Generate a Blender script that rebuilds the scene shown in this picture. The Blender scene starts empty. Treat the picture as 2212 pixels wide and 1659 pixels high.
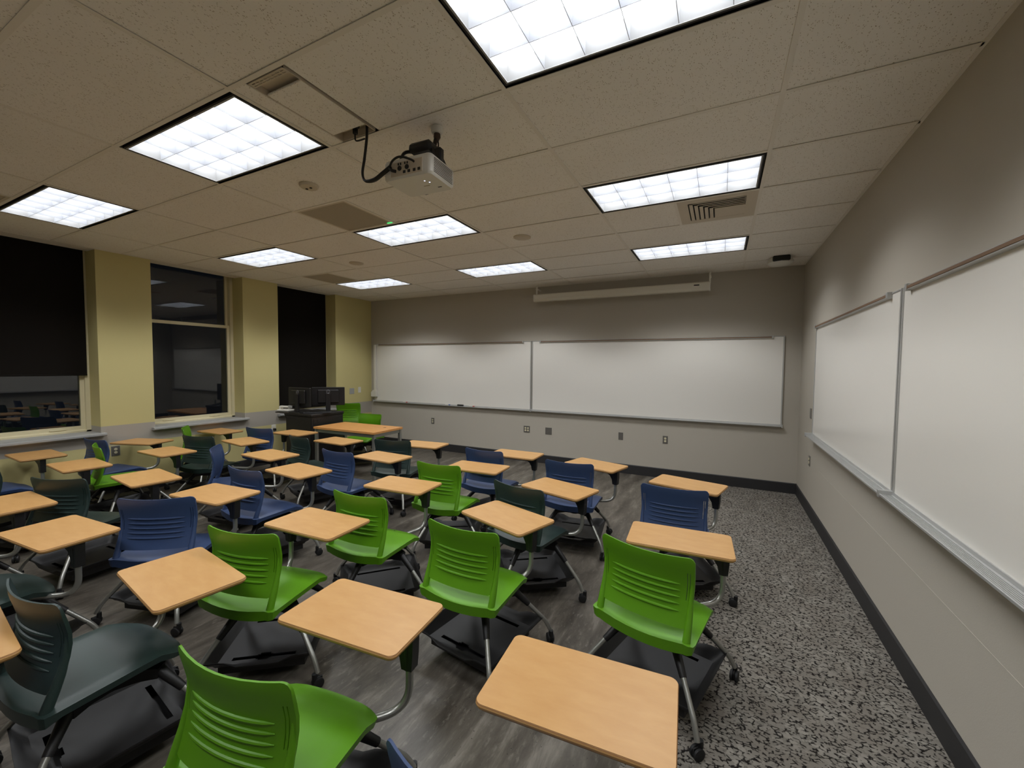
import bpy, math, random
from mathutils import Vector, Matrix

random.seed(7)
C = bpy.context.scene.collection
CEIL = 3.035                      # ceiling plane
T = 0.6096                        # two feet: the ceiling grid
XL, XR, YF, YB = -5.75, 1.93, 4.74, -4.3

# ------------------------------------------------------------------ camera
def set_camera():
    yaw, pitch, roll = 0.4681, -0.0448, -0.009
    cy, sy = math.cos(yaw), math.sin(yaw)
    f = Vector((-sy*math.cos(pitch), cy*math.cos(pitch), math.sin(pitch)))
    r = Vector((cy, sy, 0)); d = f.cross(r)
    r2 = math.cos(roll)*r + math.sin(roll)*d
    d2 = -math.sin(roll)*r + math.cos(roll)*d
    m = Matrix((r2, -d2, -f)).transposed().to_4x4()
    m.translation = Vector((0.9849, -1.843, CEIL-1.3469))
    cam = bpy.data.cameras.new('camera')
    cam.sensor_fit = 'HORIZONTAL'; cam.sensor_width = 36.0
    cam.lens = 890.7272/2212*36.0
    cam.clip_start = 0.02; cam.clip_end = 100
    o = bpy.data.objects.new('camera', cam); C.objects.link(o)
    o.matrix_world = m
    bpy.context.scene.camera = o
set_camera()

# ------------------------------------------------------------------ world, exposure
w = bpy.data.worlds.new('night'); bpy.context.scene.world = w
w.use_nodes = True
w.node_tree.nodes['Background'].inputs[0].default_value = (0.01, 0.012, 0.016, 1)
w.node_tree.nodes['Background'].inputs[1].default_value = 0.25
vs = bpy.context.scene.view_settings
vs.view_transform = 'Standard'; vs.look = 'None'; vs.gamma = 1.0
vs.use_curve_mapping = False
vs.exposure = 0.0
PANEL = 6.3                       # radiance of the fluorescent panels behind the louvres
LAMP_W = 20.3                     # light thrown down by each troffer
LAMP_COLOR = (0.955, 0.98, 1.0)

# ------------------------------------------------------------------ materials
def srgb(r, g, b):
    def l(c):
        c /= 255.0
        return c/12.92 if c <= 0.04045 else ((c+0.055)/1.055)**2.4
    return (l(r), l(g), l(b), 1.0)

def mat(name, col, rough=0.5, metal=0.0, spec=0.5, emit=None, strength=0):
    m = bpy.data.materials.new(name); m.use_nodes = True
    p = m.node_tree.nodes['Principled BSDF']
    p.inputs['Base Color'].default_value = col
    p.inputs['Roughness'].default_value = rough
    p.inputs['Metallic'].default_value = metal
    p.inputs['Specular IOR Level'].default_value = spec
    if emit:
        p.inputs['Emission Color'].default_value = emit
        p.inputs['Emission Strength'].default_value = strength
    return m

class NT:
    def __init__(s, m): s.t = m.node_tree; s.p = s.t.nodes['Principled BSDF']
    def n(s, typ, **kw):
        x = s.t.nodes.new(typ)
        for k, v in kw.items():
            if k in x.inputs: x.inputs[k].default_value = v
            else: setattr(x, k, v)
        return x
    def l(s, a, b): s.t.links.new(a, b)
    def coord(s, kind='Object', scale=(1, 1, 1), rot=(0, 0, 0)):
        tc = s.n('ShaderNodeTexCoord'); mp = s.n('ShaderNodeMapping')
        mp.inputs['Scale'].default_value = scale; mp.inputs['Rotation'].default_value = rot
        s.l(tc.outputs[kind], mp.inputs['Vector'])
        return mp.outputs['Vector']
    def world(s, scale=(1, 1, 1)):
        g = s.n('ShaderNodeNewGeometry'); mp = s.n('ShaderNodeMapping')
        mp.inputs['Scale'].default_value = scale
        s.l(g.outputs['Position'], mp.inputs['Vector'])
        return mp.outputs['Vector']
    def ramp(s, fac, stops, interp='LINEAR'):
        r = s.n('ShaderNodeValToRGB'); e = r.color_ramp.elements
        r.color_ramp.interpolation = interp
        while len(e) < len(stops): e.new(0.5)
        for el, (pos, c) in zip(e, stops): el.position = pos; el.color = c
        s.l(fac, r.inputs[0]); return r.outputs[0]
    def mix(s, fac, a, b, blend='MIX'):
        m = s.n('ShaderNodeMix', data_type='RGBA', blend_type=blend)
        for sock, v in ((m.inputs[0], fac), (m.inputs[6], a), (m.inputs[7], b)):
            if hasattr(v, 'is_linked'): s.l(v, sock)
            else: sock.default_value = v
        return m.outputs[2]
    def bump(s, h, strength, dist=0.01):
        b = s.n('ShaderNodeBump', Strength=strength, Distance=dist)
        s.l(h, b.inputs['Height']); s.l(b.outputs[0], s.p.inputs['Normal'])

M = {}
def paint(name, col, amount=0.008):
    m = mat(name, col, 0.75, spec=0.25); n = NT(m)
    v = n.world()
    nz = n.n('ShaderNodeTexNoise', Scale=2.2, Detail=3.0); n.l(v, nz.inputs['Vector'])
    dark = tuple(c*(1-amount*3) for c in col[:3])+(1,)
    n.l(n.mix(nz.outputs['Fac'], dark, col), n.p.inputs['Base Color'])
    n2 = n.n('ShaderNodeTexNoise', Scale=180.0, Detail=2.0); n.l(v, n2.inputs['Vector'])
    n.bump(n2.outputs['Fac'], 0.12, 0.003)
    return m
M['grey_wall'] = paint('grey_wall_paint', srgb(186, 179, 166))
M['back_wall'] = paint('back_wall_paint', srgb(184, 177, 165))

def yellow_wall():
    m = paint('yellow_wall_paint', srgb(204, 192, 136)); n = NT(m)
    src = n.p.inputs['Base Color'].links[0].from_socket
    g = n.n('ShaderNodeNewGeometry'); sp = n.n('ShaderNodeSeparateXYZ')
    n.l(g.outputs['Position'], sp.inputs[0])
    a = n.n('ShaderNodeMath', operation='GREATER_THAN'); a.inputs[1].default_value = 0.652
    b = n.n('ShaderNodeMath', operation='LESS_THAN'); b.inputs[1].default_value = 0.895
    c = n.n('ShaderNodeMath', operation='MULTIPLY')
    n.l(sp.outputs['Z'], a.inputs[0]); n.l(sp.outputs['Z'], b.inputs[0])
    n.l(a.outputs[0], c.inputs[0]); n.l(b.outputs[0], c.inputs[1])
    n.l(n.mix(c.outputs[0], src, srgb(170, 163, 152)), n.p.inputs['Base Color'])
    return m
M['yellow_wall'] = yellow_wall()

def ceiling_tile():
    m = mat('ceiling_tile', srgb(206, 190, 164), 0.9, spec=0.1); n = NT(m)
    v = n.world((1.0, 0.55, 1.0))
    vo = n.n('ShaderNodeTexVoronoi', Scale=150.0); n.l(v, vo.inputs['Vector'])
    nz = n.n('ShaderNodeTexNoise', Scale=55.0, Detail=4.0); n.l(v, nz.inputs['Vector'])
    hole = n.ramp(vo.outputs['Distance'], [(0.0, (0, 0, 0, 1)), (0.17, (0, 0, 0, 1)), (0.3, (1, 1, 1, 1))])
    sel = n.ramp(nz.outputs['Fac'], [(0.46, (1, 1, 1, 1)), (0.58, (0, 0, 0, 1))])
    mask = n.n('ShaderNodeMath', operation='MAXIMUM')
    n.l(hole, mask.inputs[0]); n.l(sel, mask.inputs[1])
    nb = n.n('ShaderNodeTexNoise', Scale=1.3, Detail=2.0); n.l(n.world(), nb.inputs['Vector'])
    base = n.mix(nb.outputs['Fac'], srgb(240, 234, 224), srgb(249, 244, 236))
    n.l(n.mix(mask.outputs[0], srgb(168, 150, 124), base), n.p.inputs['Base Color'])
    n.bump(mask.outputs[0], 0.35, 0.003)
    return m
M['tile'] = ceiling_tile()
M['grid'] = mat('ceiling_grid', srgb(236, 229, 217), 0.6)

def vinyl():
    m = mat('vinyl_floor', srgb(90, 84, 76), 0.36, spec=0.5); n = NT(m)
    v = n.world((2.6, 0.55, 1.0))
    nz = n.n('ShaderNodeTexNoise', Scale=3.2, Detail=9.0, Roughness=0.68, Distortion=0.35); n.l(v, nz.inputs['Vector'])
    c1 = n.ramp(nz.outputs['Fac'], [(0.34, srgb(64, 59, 52)), (0.46, srgb(84, 78, 70)), (0.55, srgb(98, 92, 83)), (0.66, srgb(130, 124, 114))])
    n2 = n.n('ShaderNodeTexNoise', Scale=24.0, Detail=5.0, Roughness=0.7); n.l(n.world((1.6, 0.5, 1)), n2.inputs['Vector'])
    fl = n.ramp(n2.outputs['Fac'], [(0.55, (0, 0, 0, 1)), (0.68, (1, 1, 1, 1))])
    c2 = n.mix(fl, c1, srgb(116, 110, 101))
    n3 = n.n('ShaderNodeTexVoronoi', Scale=34.0); n.l(n.world(), n3.inputs['Vector'])
    sp = n.ramp(n3.outputs['Distance'], [(0.05, (1, 1, 1, 1)), (0.13, (0, 0, 0, 1))])
    n4 = n.n('ShaderNodeTexNoise', Scale=2.0); n.l(n.world(), n4.inputs['Vector'])
    sel = n.ramp(n4.outputs['Fac'], [(0.5, (0, 0, 0, 1)), (0.6, (1, 1, 1, 1))])
    k = n.n('ShaderNodeMath', operation='MULTIPLY'); n.l(sp, k.inputs[0]); n.l(sel, k.inputs[1])
    n.l(n.mix(k.outputs[0], c2, srgb(44, 40, 36)), n.p.inputs['Base Color'])
    n.bump(nz.outputs['Fac'], 0.06, 0.004)
    return m
M['vinyl'] = vinyl()

def carpet():
    m = mat('carpet', srgb(110, 106, 100), 0.95, spec=0.05); n = NT(m)
    v = n.world((1.0, 1.45, 1.0))
    wob = n.n('ShaderNodeTexNoise', Scale=40.0, Detail=2.0); n.l(v, wob.inputs['Vector'])
    vv = n.mix(0.022, v, wob.outputs['Color'], 'ADD')
    vo = n.n('ShaderNodeTexVoronoi', Scale=36.0, feature='DISTANCE_TO_EDGE'); n.l(vv, vo.inputs['Vector'])
    nz = n.n('ShaderNodeTexNoise', Scale=44.0, Detail=2.0); n.l(n.world(), nz.inputs['Vector'])
    edge = n.ramp(vo.outputs['Distance'], [(0.06, (1, 1, 1, 1)), (0.17, (0, 0, 0, 1))])
    sel = n.ramp(nz.outputs['Fac'], [(0.44, (0, 0, 0, 1)), (0.54, (1, 1, 1, 1))])
    k = n.n('ShaderNodeMath', operation='MULTIPLY'); n.l(edge, k.inputs[0]); n.l(sel, k.inputs[1])
    vc = n.n('ShaderNodeTexVoronoi', Scale=36.0); n.l(vv, vc.inputs['Vector'])
    lo = n.n('ShaderNodeTexNoise', Scale=7.0, Detail=3.0); n.l(n.world(), lo.inputs['Vector'])
    tone = n.mix(vc.outputs['Color'], srgb(112, 108, 101), srgb(154, 149, 140))
    tone = n.mix(n.ramp(lo.outputs['Fac'], [(0.35, (0, 0, 0, 1)), (0.65, (1, 1, 1, 1))]), tone, srgb(122, 116, 108))
    n.l(n.mix(k.outputs[0], tone, srgb(34, 31, 30)), n.p.inputs['Base Color'])
    n.bump(vo.outputs['Distance'], 0.5, 0.006)
    return m
M['carpet'] = carpet()

def maple(name, a, b, rough=0.38):
    m = mat(name, a, rough, spec=0.4); n = NT(m)
    v = n.coord('Object', (3.0, 9.0, 4.0))
    nz = n.n('ShaderNodeTexNoise', Scale=2.4, Detail=6.0, Roughness=0.55, Distortion=0.25); n.l(v, nz.inputs['Vector'])
    n.l(n.ramp(nz.outputs['Fac'], [(0.3, a), (0.7, b)]), n.p.inputs['Base Color'])
    return m
M['maple'] = maple('maple_laminate', srgb(191, 144, 87), srgb(200, 155, 98))
M['maple_table'] = maple('maple_table', srgb(196, 138, 78), srgb(210, 152, 90))
def ply():
    m = mat('plywood_edge', srgb(190, 142, 84), 0.5); n = NT(m)
    g = n.n('ShaderNodeNewGeometry'); sp = n.n('ShaderNodeSeparateXYZ'); n.l(g.outputs['Position'], sp.inputs[0])
    wv = n.n('ShaderNodeMath', operation='MULTIPLY'); wv.inputs[1].default_value = 900.0; n.l(sp.outputs['Z'], wv.inputs[0])
    s = n.n('ShaderNodeMath', operation='SINE'); n.l(wv.outputs[0], s.inputs[0])
    n.l(n.ramp(s.outputs[0], [(0.2, srgb(206, 160, 100)), (0.9, srgb(146, 100, 56))]), n.p.inputs['Base Color'])
    return m
M['ply'] = ply()

def plastic(name, col, rough=0.42):
    m = mat(name, col, rough, spec=0.45); n = NT(m)
    nz = n.n('ShaderNodeTexNoise', Scale=420.0, Detail=1.0); n.l(n.coord(), nz.inputs['Vector'])
    n.bump(nz.outputs['Fac'], 0.1, 0.001)
    return m
M['green'] = plastic('green_plastic', srgb(88, 143, 15))
M['blue'] = plastic('blue_plastic', srgb(51, 69, 106))
M['dark'] = plastic('dark_green_plastic', srgb(38, 54, 51))
M['black'] = plastic('black_plastic', srgb(30, 29, 30), 0.45)
M['tray'] = plastic('tray_plastic', srgb(25, 24, 25), 0.5)
M['concrete'] = mat('concrete_slab', srgb(150, 146, 140), 0.9)
M['galvanised'] = mat('galvanised_duct', srgb(150, 152, 152), 0.5, 0.5)
M['brass'] = mat('brass_contact', srgb(170, 140, 80), 0.4, 0.8)
M['screen_glass'] = mat('black_screen_glass', srgb(12, 12, 13), 0.15)
M['tube'] = mat('grey_tube', srgb(168, 168, 162), 0.32, 0.75)
M['rubber'] = mat('black_rubber', srgb(22, 22, 23), 0.6)
M['white_board'] = mat('whiteboard_enamel', srgb(238, 234, 226), 0.22, spec=0.5)
M['alu'] = mat('aluminium', srgb(198, 198, 196), 0.38, 0.55)
M['cork'] = mat('cork_strip', srgb(126, 100, 78), 0.8)
M['base_rubber'] = mat('baseboard_vinyl', srgb(42, 41, 42), 0.55)
M['cream'] = mat('cream_frame_paint', srgb(214, 204, 168), 0.5)
M['sill'] = mat('grey_sill_paint', srgb(160, 160, 158), 0.45)
M['shade'] = mat('black_shade_fabric', srgb(26, 23, 20), 0.9, spec=0.1)
M['white'] = mat('white_plastic', srgb(222, 218, 208), 0.45)
M['screen_case'] = mat('screen_case_white', srgb(222, 216, 200), 0.5)
M['steel'] = mat('steel_plate', srgb(120, 116, 110), 0.45, 0.4)
M['ivory'] = mat('ivory_outlet', srgb(220, 212, 180), 0.5)
M['lectern'] = plastic('black_laminate', srgb(30, 27, 26), 0.5)
M['panel_grey'] = mat('return_panel', srgb(186, 174, 152), 0.8)
M['vent'] = mat('vent_paint', srgb(206, 193, 172), 0.55)
M['frame_black'] = mat('black_border', srgb(24, 22, 22), 0.7)
M['fixture_side'] = mat('fixture_side_wall', srgb(168, 168, 168), 0.5)
M['fixture'] = mat('fixture_white', srgb(232, 232, 230), 0.5)
M['blade'] = mat('louver_blade', srgb(186, 188, 194), 0.45)
M['lamp'] = mat('fluorescent_panel', (0.8, 0.8, 0.8, 1), 0.5, emit=LAMP_COLOR+(1,), strength=PANEL)
M['rust'] = mat('brown_iron', srgb(66, 50, 40), 0.6, 0.4)
M['red'] = mat('marker_red', srgb(190, 60, 54), 0.4)
M['bluecap'] = mat('marker_blue', srgb(60, 90, 170), 0.4)
M['led'] = mat('green_led', (0.1, 0.8, 0.2, 1), 0.4, emit=(0.1, 0.9, 0.25, 1), strength=0.9)
M['led_white'] = mat('blue_white_led', (0.7, 0.75, 1, 1), 0.4, emit=(0.7, 0.75, 1, 1), strength=2.0)
M['emblem'] = mat('emblem_grey', srgb(150, 150, 152), 0.4, 0.5)
def glass():
    m = mat('window_glass', (0.9, 0.92, 0.92, 1), 0.0)
    NT(m).p.inputs['Transmission Weight'].default_value = 1.0
    NT(m).p.inputs['IOR'].default_value = 1.5
    return m
M['glass'] = glass()

# ------------------------------------------------------------------ mesh helpers
class MB:
    def __init__(s): s.v = []; s.f = []; s.mi = []
    def add(s, vs, fs, mi=0):
        b = len(s.v); s.v += [tuple(p) for p in vs]
        s.f += [tuple(i+b for i in f) for f in fs]; s.mi += [mi]*len(fs)
        return s
    def box(s, x0, x1, y0, y1, z0, z1, mi=0):
        vs = [(x, y, z) for z in (z0, z1) for y in (y0, y1) for x in (x0, x1)]
        return s.add(vs, [(0, 2, 3, 1), (4, 5, 7, 6), (0, 1, 5, 4), (2, 6, 7, 3), (0, 4, 6, 2), (1, 3, 7, 5)], mi)
    def bbox(s, x0, x1, y0, y1, z0, z1, b=0.004, mi=0):
        # box with chamfered edges
        vs = []; idx = {}
        for sx in (0, 1):
            for sy in (0, 1):
                for sz in (0, 1):
                    x = (x0, x1)[sx]; y = (y0, y1)[sy]; z = (z0, z1)[sz]
                    dx = b if sx == 0 else -b; dy = b if sy == 0 else -b; dz = b if sz == 0 else -b
                    idx[sx, sy, sz] = len(vs)
                    vs += [(x, y+dy, z+dz), (x+dx, y, z+dz), (x+dx, y+dy, z)]
        fs = []
        I = lambda a, bb, c, k: idx[a, bb, c]+k
        for q in (0, 1):
            fs.append([I(q, 0, 0, 0), I(q, 1, 0, 0), I(q, 1, 1, 0), I(q, 0, 1, 0)])
            fs.append([I(0, q, 0, 1), I(0, q, 1, 1), I(1, q, 1, 1), I(1, q, 0, 1)])
            fs.append([I(0, 0, q, 2), I(1, 0, q, 2), I(1, 1, q, 2), I(0, 1, q, 2)])
        for a in (0, 1):
            for c in (0, 1):
                fs.append([I(a, c, 0, 0), I(a, c, 1, 0), I(a, c, 1, 1), I(a, c, 0, 1)])
                fs.append([I(a, 0, c, 0), I(a, 1, c, 0), I(a, 1, c, 2), I(a, 0, c, 2)])
                fs.append([I(0, a, c, 1), I(1, a, c, 1), I(1, a, c, 2), I(0, a, c, 2)])
                for d in (0, 1): fs.append([I(a, c, d, 0), I(a, c, d, 1), I(a, c, d, 2)])
        return s.add(vs, fs, mi)
    def tube(s, pts, r, n=10, caps=True, mi=0, flat=1.0):
        pts = [Vector(p) for p in pts]; m = len(pts)
        rs = r if isinstance(r, (list, tuple)) else [r]*m
        tang = [((pts[min(i+1, m-1)]-pts[max(i-1, 0)]).normalized()) for i in range(m)]
        up = Vector((0, 0, 1)) if abs(tang[0].z) < 0.9 else Vector((1, 0, 0))
        a = tang[0].cross(up).normalized(); vs = []
        for i in range(m):
            t = tang[i]; a = (a - t*a.dot(t)).normalized(); b = t.cross(a)
            for k in range(n):
                g = 2*math.pi*k/n
                vs.append(pts[i]+a*math.cos(g)*rs[i]+b*math.sin(g)*rs[i]*flat)
        fs = [(i*n+k, i*n+(k+1) % n, (i+1)*n+(k+1) % n, (i+1)*n+k) for i in range(m-1) for k in range(n)]
        if caps: fs += [tuple(range(n-1, -1, -1)), tuple((m-1)*n+k for k in range(n))]
        return s.add(vs, fs, mi)
    def lathe(s, prof, center=(0, 0, 0), axis='Z', n=20, mi=0):
        vs = []; m = len(prof); c = Vector(center)
        for (r, h) in prof:
            for k in range(n):
                g = 2*math.pi*k/n; x, y = r*math.cos(g), r*math.sin(g)
                p = {'Z': (x, y, h), 'X': (h, x, y), 'Y': (x, h, y)}[axis]
                vs.append(c+Vector(p))
        fs = [(i*n+k, i*n+(k+1) % n, (i+1)*n+(k+1) % n, (i+1)*n+k) for i in range(m-1) for k in range(n)]
        fs += [tuple(range(n-1, -1, -1)), tuple((m-1)*n+k for k in range(n))]
        return s.add(vs, fs, mi)
    def prism(s, poly, a0, a1, axis, mi=0):
        # poly: 2D points; axis: extrusion axis. Y: (x,z)  X: (y,z)  Z: (x,y)
        def P(p, a):
            return {'Y': (p[0], a, p[1]), 'X': (a, p[0], p[1]), 'Z': (p[0], p[1], a)}[axis]
        n = len(poly)
        vs = [P(p, a0) for p in poly]+[P(p, a1) for p in poly]
        fs = [tuple(range(n)), tuple(range(2*n-1, n-1, -1))]+[(k, (k+1) % n, n+(k+1) % n, n+k) for k in range(n)]
        return s.add(vs, fs, mi)
    def slab(s, us, vs_, fn, nrm_t, mi=0, hole=None):
        # closed sheet: fn(u,v)->top point, nrm_t(u,v)->offset to the other face; hole(u,v) of a cell's middle cuts it through
        nu, nv = len(us), len(vs_); top = []; bot = []
        for v in vs_:
            for u in us:
                p = Vector(fn(u, v)); top.append(p); bot.append(p+Vector(nrm_t(u, v)))
        I = lambda i, j: j*nu+i; N = nu*nv; fs = []; edges = {}
        for j in range(nv-1):
            for i in range(nu-1):
                if hole and hole((us[i]+us[i+1])/2, (vs_[j]+vs_[j+1])/2): continue
                q = (I(i, j), I(i+1, j), I(i+1, j+1), I(i, j+1))
                fs += [q, tuple(N+k for k in reversed(q))]
                for a, b in zip(q, q[1:]+q[:1]):
                    if (b, a) in edges: del edges[b, a]
                    else: edges[a, b] = 1
        for a, b in edges: fs.append((b, a, N+a, N+b))
        used = sorted({k for f in fs for k in f}); mp = {k: n for n, k in enumerate(used)}
        allv = top+bot
        return s.add([allv[k] for k in used], [tuple(mp[k] for k in f) for f in fs], mi)
    def mesh(s, name, mats, smooth=True, angle=40):
        me = bpy.data.meshes.new(name); me.from_pydata(s.v, [], s.f)
        for m in (mats if isinstance(mats, (list, tuple)) else [mats]): me.materials.append(m)
        me.polygons.foreach_set('material_index', s.mi)
        import bmesh
        bm = bmesh.new(); bm.from_mesh(me)
        bmesh.ops.recalc_face_normals(bm, faces=bm.faces)
        if smooth:
            lim = math.radians(angle)
            for f in bm.faces: f.smooth = True
            for e in bm.edges:
                if len(e.link_faces) == 2: e.smooth = e.calc_face_angle(0) < lim
        bm.to_mesh(me); bm.free(); me.update()
        return me
    def build(s, name, mats, parent=None, smooth=True, angle=40, loc=None):
        return link(name, s.mesh(name, mats, smooth, angle), parent, loc)

def link(name, me, parent=None, loc=None, rotz=0):
    o = bpy.data.objects.new(name, me); C.objects.link(o)
    if parent: o.parent = parent
    if loc: o.location = loc
    if rotz: o.rotation_euler[2] = rotz
    return o
def tag(o, label, cat, group=None, kind=None):
    o['label'] = label; o['category'] = cat
    if group: o['group'] = group
    if kind: o['kind'] = kind
    return o
def thing(name, label, cat, loc=(0, 0, 0), rotz=0, group=None):
    o = bpy.data.objects.new(name, None); C.objects.link(o)
    o.empty_display_size = 0.1
    o.location = loc; o.rotation_euler = (0, 0, rotz)
    return tag(o, label, cat, group)
def rounded(path, rad, seg=6):
    pts = [Vector(p) for p in path]; out = [pts[0]]
    for i in range(1, len(pts)-1):
        a, b, c = pts[i-1], pts[i], pts[i+1]
        d1 = (a-b); d2 = (c-b); r = min(rad, d1.length*0.49, d2.length*0.49)
        p0 = b+d1.normalized()*r; p2 = b+d2.normalized()*r
        for k in range(seg+1):
            t = k/seg; out.append(p0*(1-t)**2+b*2*t*(1-t)+p2*t*t)
    out.append(pts[-1]); return out
def rrect(w, h, r, n=5):
    pts = []
    for cx, cy, a0 in ((w/2-r, h/2-r, 0), (-w/2+r, h/2-r, 90), (-w/2+r, -h/2+r, 180), (w/2-r, -h/2+r, 270)):
        for k in range(n+1):
            g = math.radians(a0+90*k/n); pts.append((cx+r*math.cos(g), cy+r*math.sin(g)))
    return pts
def sm(t): t = max(0.0, min(1.0, t)); return t*t*(3-2*t)

# ================================================================== SETTING
def struct(name, mb, m, label, cat, smooth=False):
    return tag(mb.build(name, m, smooth=smooth), label, cat, kind='structure')

XC = 0.65   # where carpet meets vinyl
struct('floor', MB().box(-6.2, XC, YB-0.1, YF+0.1, -0.1, 0.0), M['vinyl'], 'grey streaked vinyl floor under the tablet chairs', 'floor')
struct('floor', MB().box(XC, XR+0.1, YB-0.1, YF+0.1, -0.1, 0.003), M['carpet'], 'dark speckled carpet strip along the right-hand wall', 'carpet')
struct('wall_front', MB().box(-6.2, XR+0.15, YF, YF+0.15, -0.1, 3.3), M['grey_wall'], 'grey front wall carrying the long whiteboards', 'wall')
struct('wall_right', MB().box(XR, XR+0.15, YB-0.1, YF+0.05, -0.1, 3.3), M['grey_wall'], 'grey side wall above the carpet strip', 'wall')
struct('wall_back', MB().box(-6.2, XR+0.1, YB-0.15, YB, -0.1, 3.3), M['back_wall'], 'grey back wall behind the seating', 'wall')

# window wall: openings from the sill up to the ceiling
WIN = [(-2.55, -1.38), (-0.81, 0.36), (0.90, 2.07), (2.645, 3.82)]
XW = -6.05                         # face of the window frames
wl = MB(); prev = YB-0.1
for (a, b) in WIN:
    wl.box(-6.2, XL, prev, a, -0.1, 3.3); wl.box(-6.2, XL, a, b, -0.1, 0.79); wl.box(-6.2, XL, a, b, 3.17, 3.3); prev = b
wl.box(-6.2, XL, prev, YF+0.05, -0.1, 3.3)
struct('wall_left', wl, M['yellow_wall'], 'yellow window wall with a grey painted band', 'wall')

# baseboards
H = 0.145
struct('baseboard_front', MB().prism([(YF, 0), (YF-0.012, 0), (YF-0.012, H-0.008), (YF-0.006, H), (YF, H)], XL, XR, 'X'), M['base_rubber'], 'black rubber baseboard along the front wall', 'baseboard')
struct('baseboard_right', MB().prism([(XR, 0), (XR-0.012, 0), (XR-0.012, H-0.008), (XR-0.006, H), (XR, H)], YB, YF-0.012, 'Y'), M['base_rubber'], 'black rubber baseboard along the carpet strip', 'baseboard')
struct('baseboard_left', MB().prism([(XL, 0), (XL+0.012, 0), (XL+0.012, H-0.008), (XL+0.006, H), (XL, H)], YB, YF-0.012, 'Y'), M['base_rubber'], 'black rubber baseboard under the windows', 'baseboard')
# faint seam of the panelled lower side wall
struct('trim_1', MB().box(XR-0.0015, XR, YB, 3.4, 0.612, 0.615), M['grey_wall'], 'hairline seam along the lower side wall', 'trim')

# ---- windows
def window(k, a, b, shade_z=None):
    r = thing('window_%d' % k, ['', 'window farthest from the front wall', 'window with black shade pulled halfway down to show glass below',
              'uncovered double-hung window between two shaded ones', 'window behind the lectern, wholly covered by its shade'][k], 'window', (XW, (a+b)/2, 0.82))
    r['kind'] = 'structure'
    h = (b-a)/2; fw = 0.07; z1 = 3.16-0.82
    L = lambda: MB()
    # outer frame
    L().box(-0.04, 0.03, -h, -h+fw*0.6, 0, z1).build('window_frame', M['cream'], r, False)
    L().box(-0.04, 0.03, h-fw*0.6, h, 0, z1).build('window_frame', M['cream'], r, False)
    L().box(-0.04, 0.03, -h, h, z1-0.04, z1).build('window_frame', M['cream'], r, False)
    L().prism([(-0.04, 0), (0.03, 0), (0.03, 0.02), (-0.005, 0.035), (-0.04, 0.035)], -h, h, 'Y').build('window_frame', M['cream'], r, False)
    zm = 2.262-0.82
    # lower sash (inner plane) and upper sash
    for nm, x0, x1, zb, zt in (('lower_sash', -0.035, 0.0, 0.03, zm+0.022), ('upper_sash', -0.075, -0.04, zm-0.022, z1-0.03)):
        s = fw*0.55 if nm == 'lower_sash' else fw*0.5
        a0 = h-fw*0.6
        o = L()
        o.box(x0, x1, -a0, -a0+s, zb, zt); o.box(x0, x1, a0-s, a0, zb, zt)
        o.box(x0, x1, -a0+s, a0-s, zb, zb+0.045); o.box(x0, x1, -a0+s, a0-s, zt-0.044, zt)
        so = o.build(nm, M['cream'], r, False)
        L().box((x0+x1)/2-0.003, (x0+x1)/2+0.003, -a0+s-0.005, a0-s+0.005, zb+0.04, zt-0.04).build('pane', M['glass'], so, False)
        if nm == 'lower_sash':
            for yy in (-0.3, 0.3):
                L().bbox(x1, x1+0.012, yy-0.07, yy+0.07, zb+0.008, zb+0.022, 0.003).build('sash_lift', M['cream'], so, False)
    L().prism([(-0.03, -0.035), (0.36, -0.035), (0.372, -0.025), (0.372, -0.005), (0.36, 0.002), (-0.03, 0.002)], -h-0.035, h+0.035, 'Y').build('window_sill', M['sill'], r, False)
    return r
for k, (a, b) in enumerate(WIN): window(k+1, a, b)

def shade(a, b, zlow, label):
    r = thing('roller_shade', label, 'shade', (XW+0.055, (a+b)/2, zlow), group='black roller shades on the windows')
    h = (b-a)/2-0.028
    MB().slab([-h, -h/2, 0, h/2, h], [0, .25, .5, .75, 1], lambda u, v: (0.004*math.sin(v*3+u), u, v*(3.06-zlow)), lambda u, v: (-0.002, 0, 0)).build('fabric', M['shade'], r)
    MB().tube([(0.0, -h, 0.006), (0.0, h, 0.006)], 0.009, 8).build('hem_bar', M['shade'], r)
    MB().tube([(-0.02, -h, 3.06-zlow), (-0.02, h, 3.06-zlow)], 0.024, 12).build('roller_tube', M['shade'], r)
shade(WIN[1][0], WIN[1][1], 1.52, 'black roller shade lowered two thirds of its window')
shade(WIN[3][0], WIN[3][1], 0.86, 'black roller shade fully lowered behind the lectern')
shade(WIN[0][0], WIN[0][1], 1.5, 'black roller shade on the window farthest from the front wall')

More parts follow.
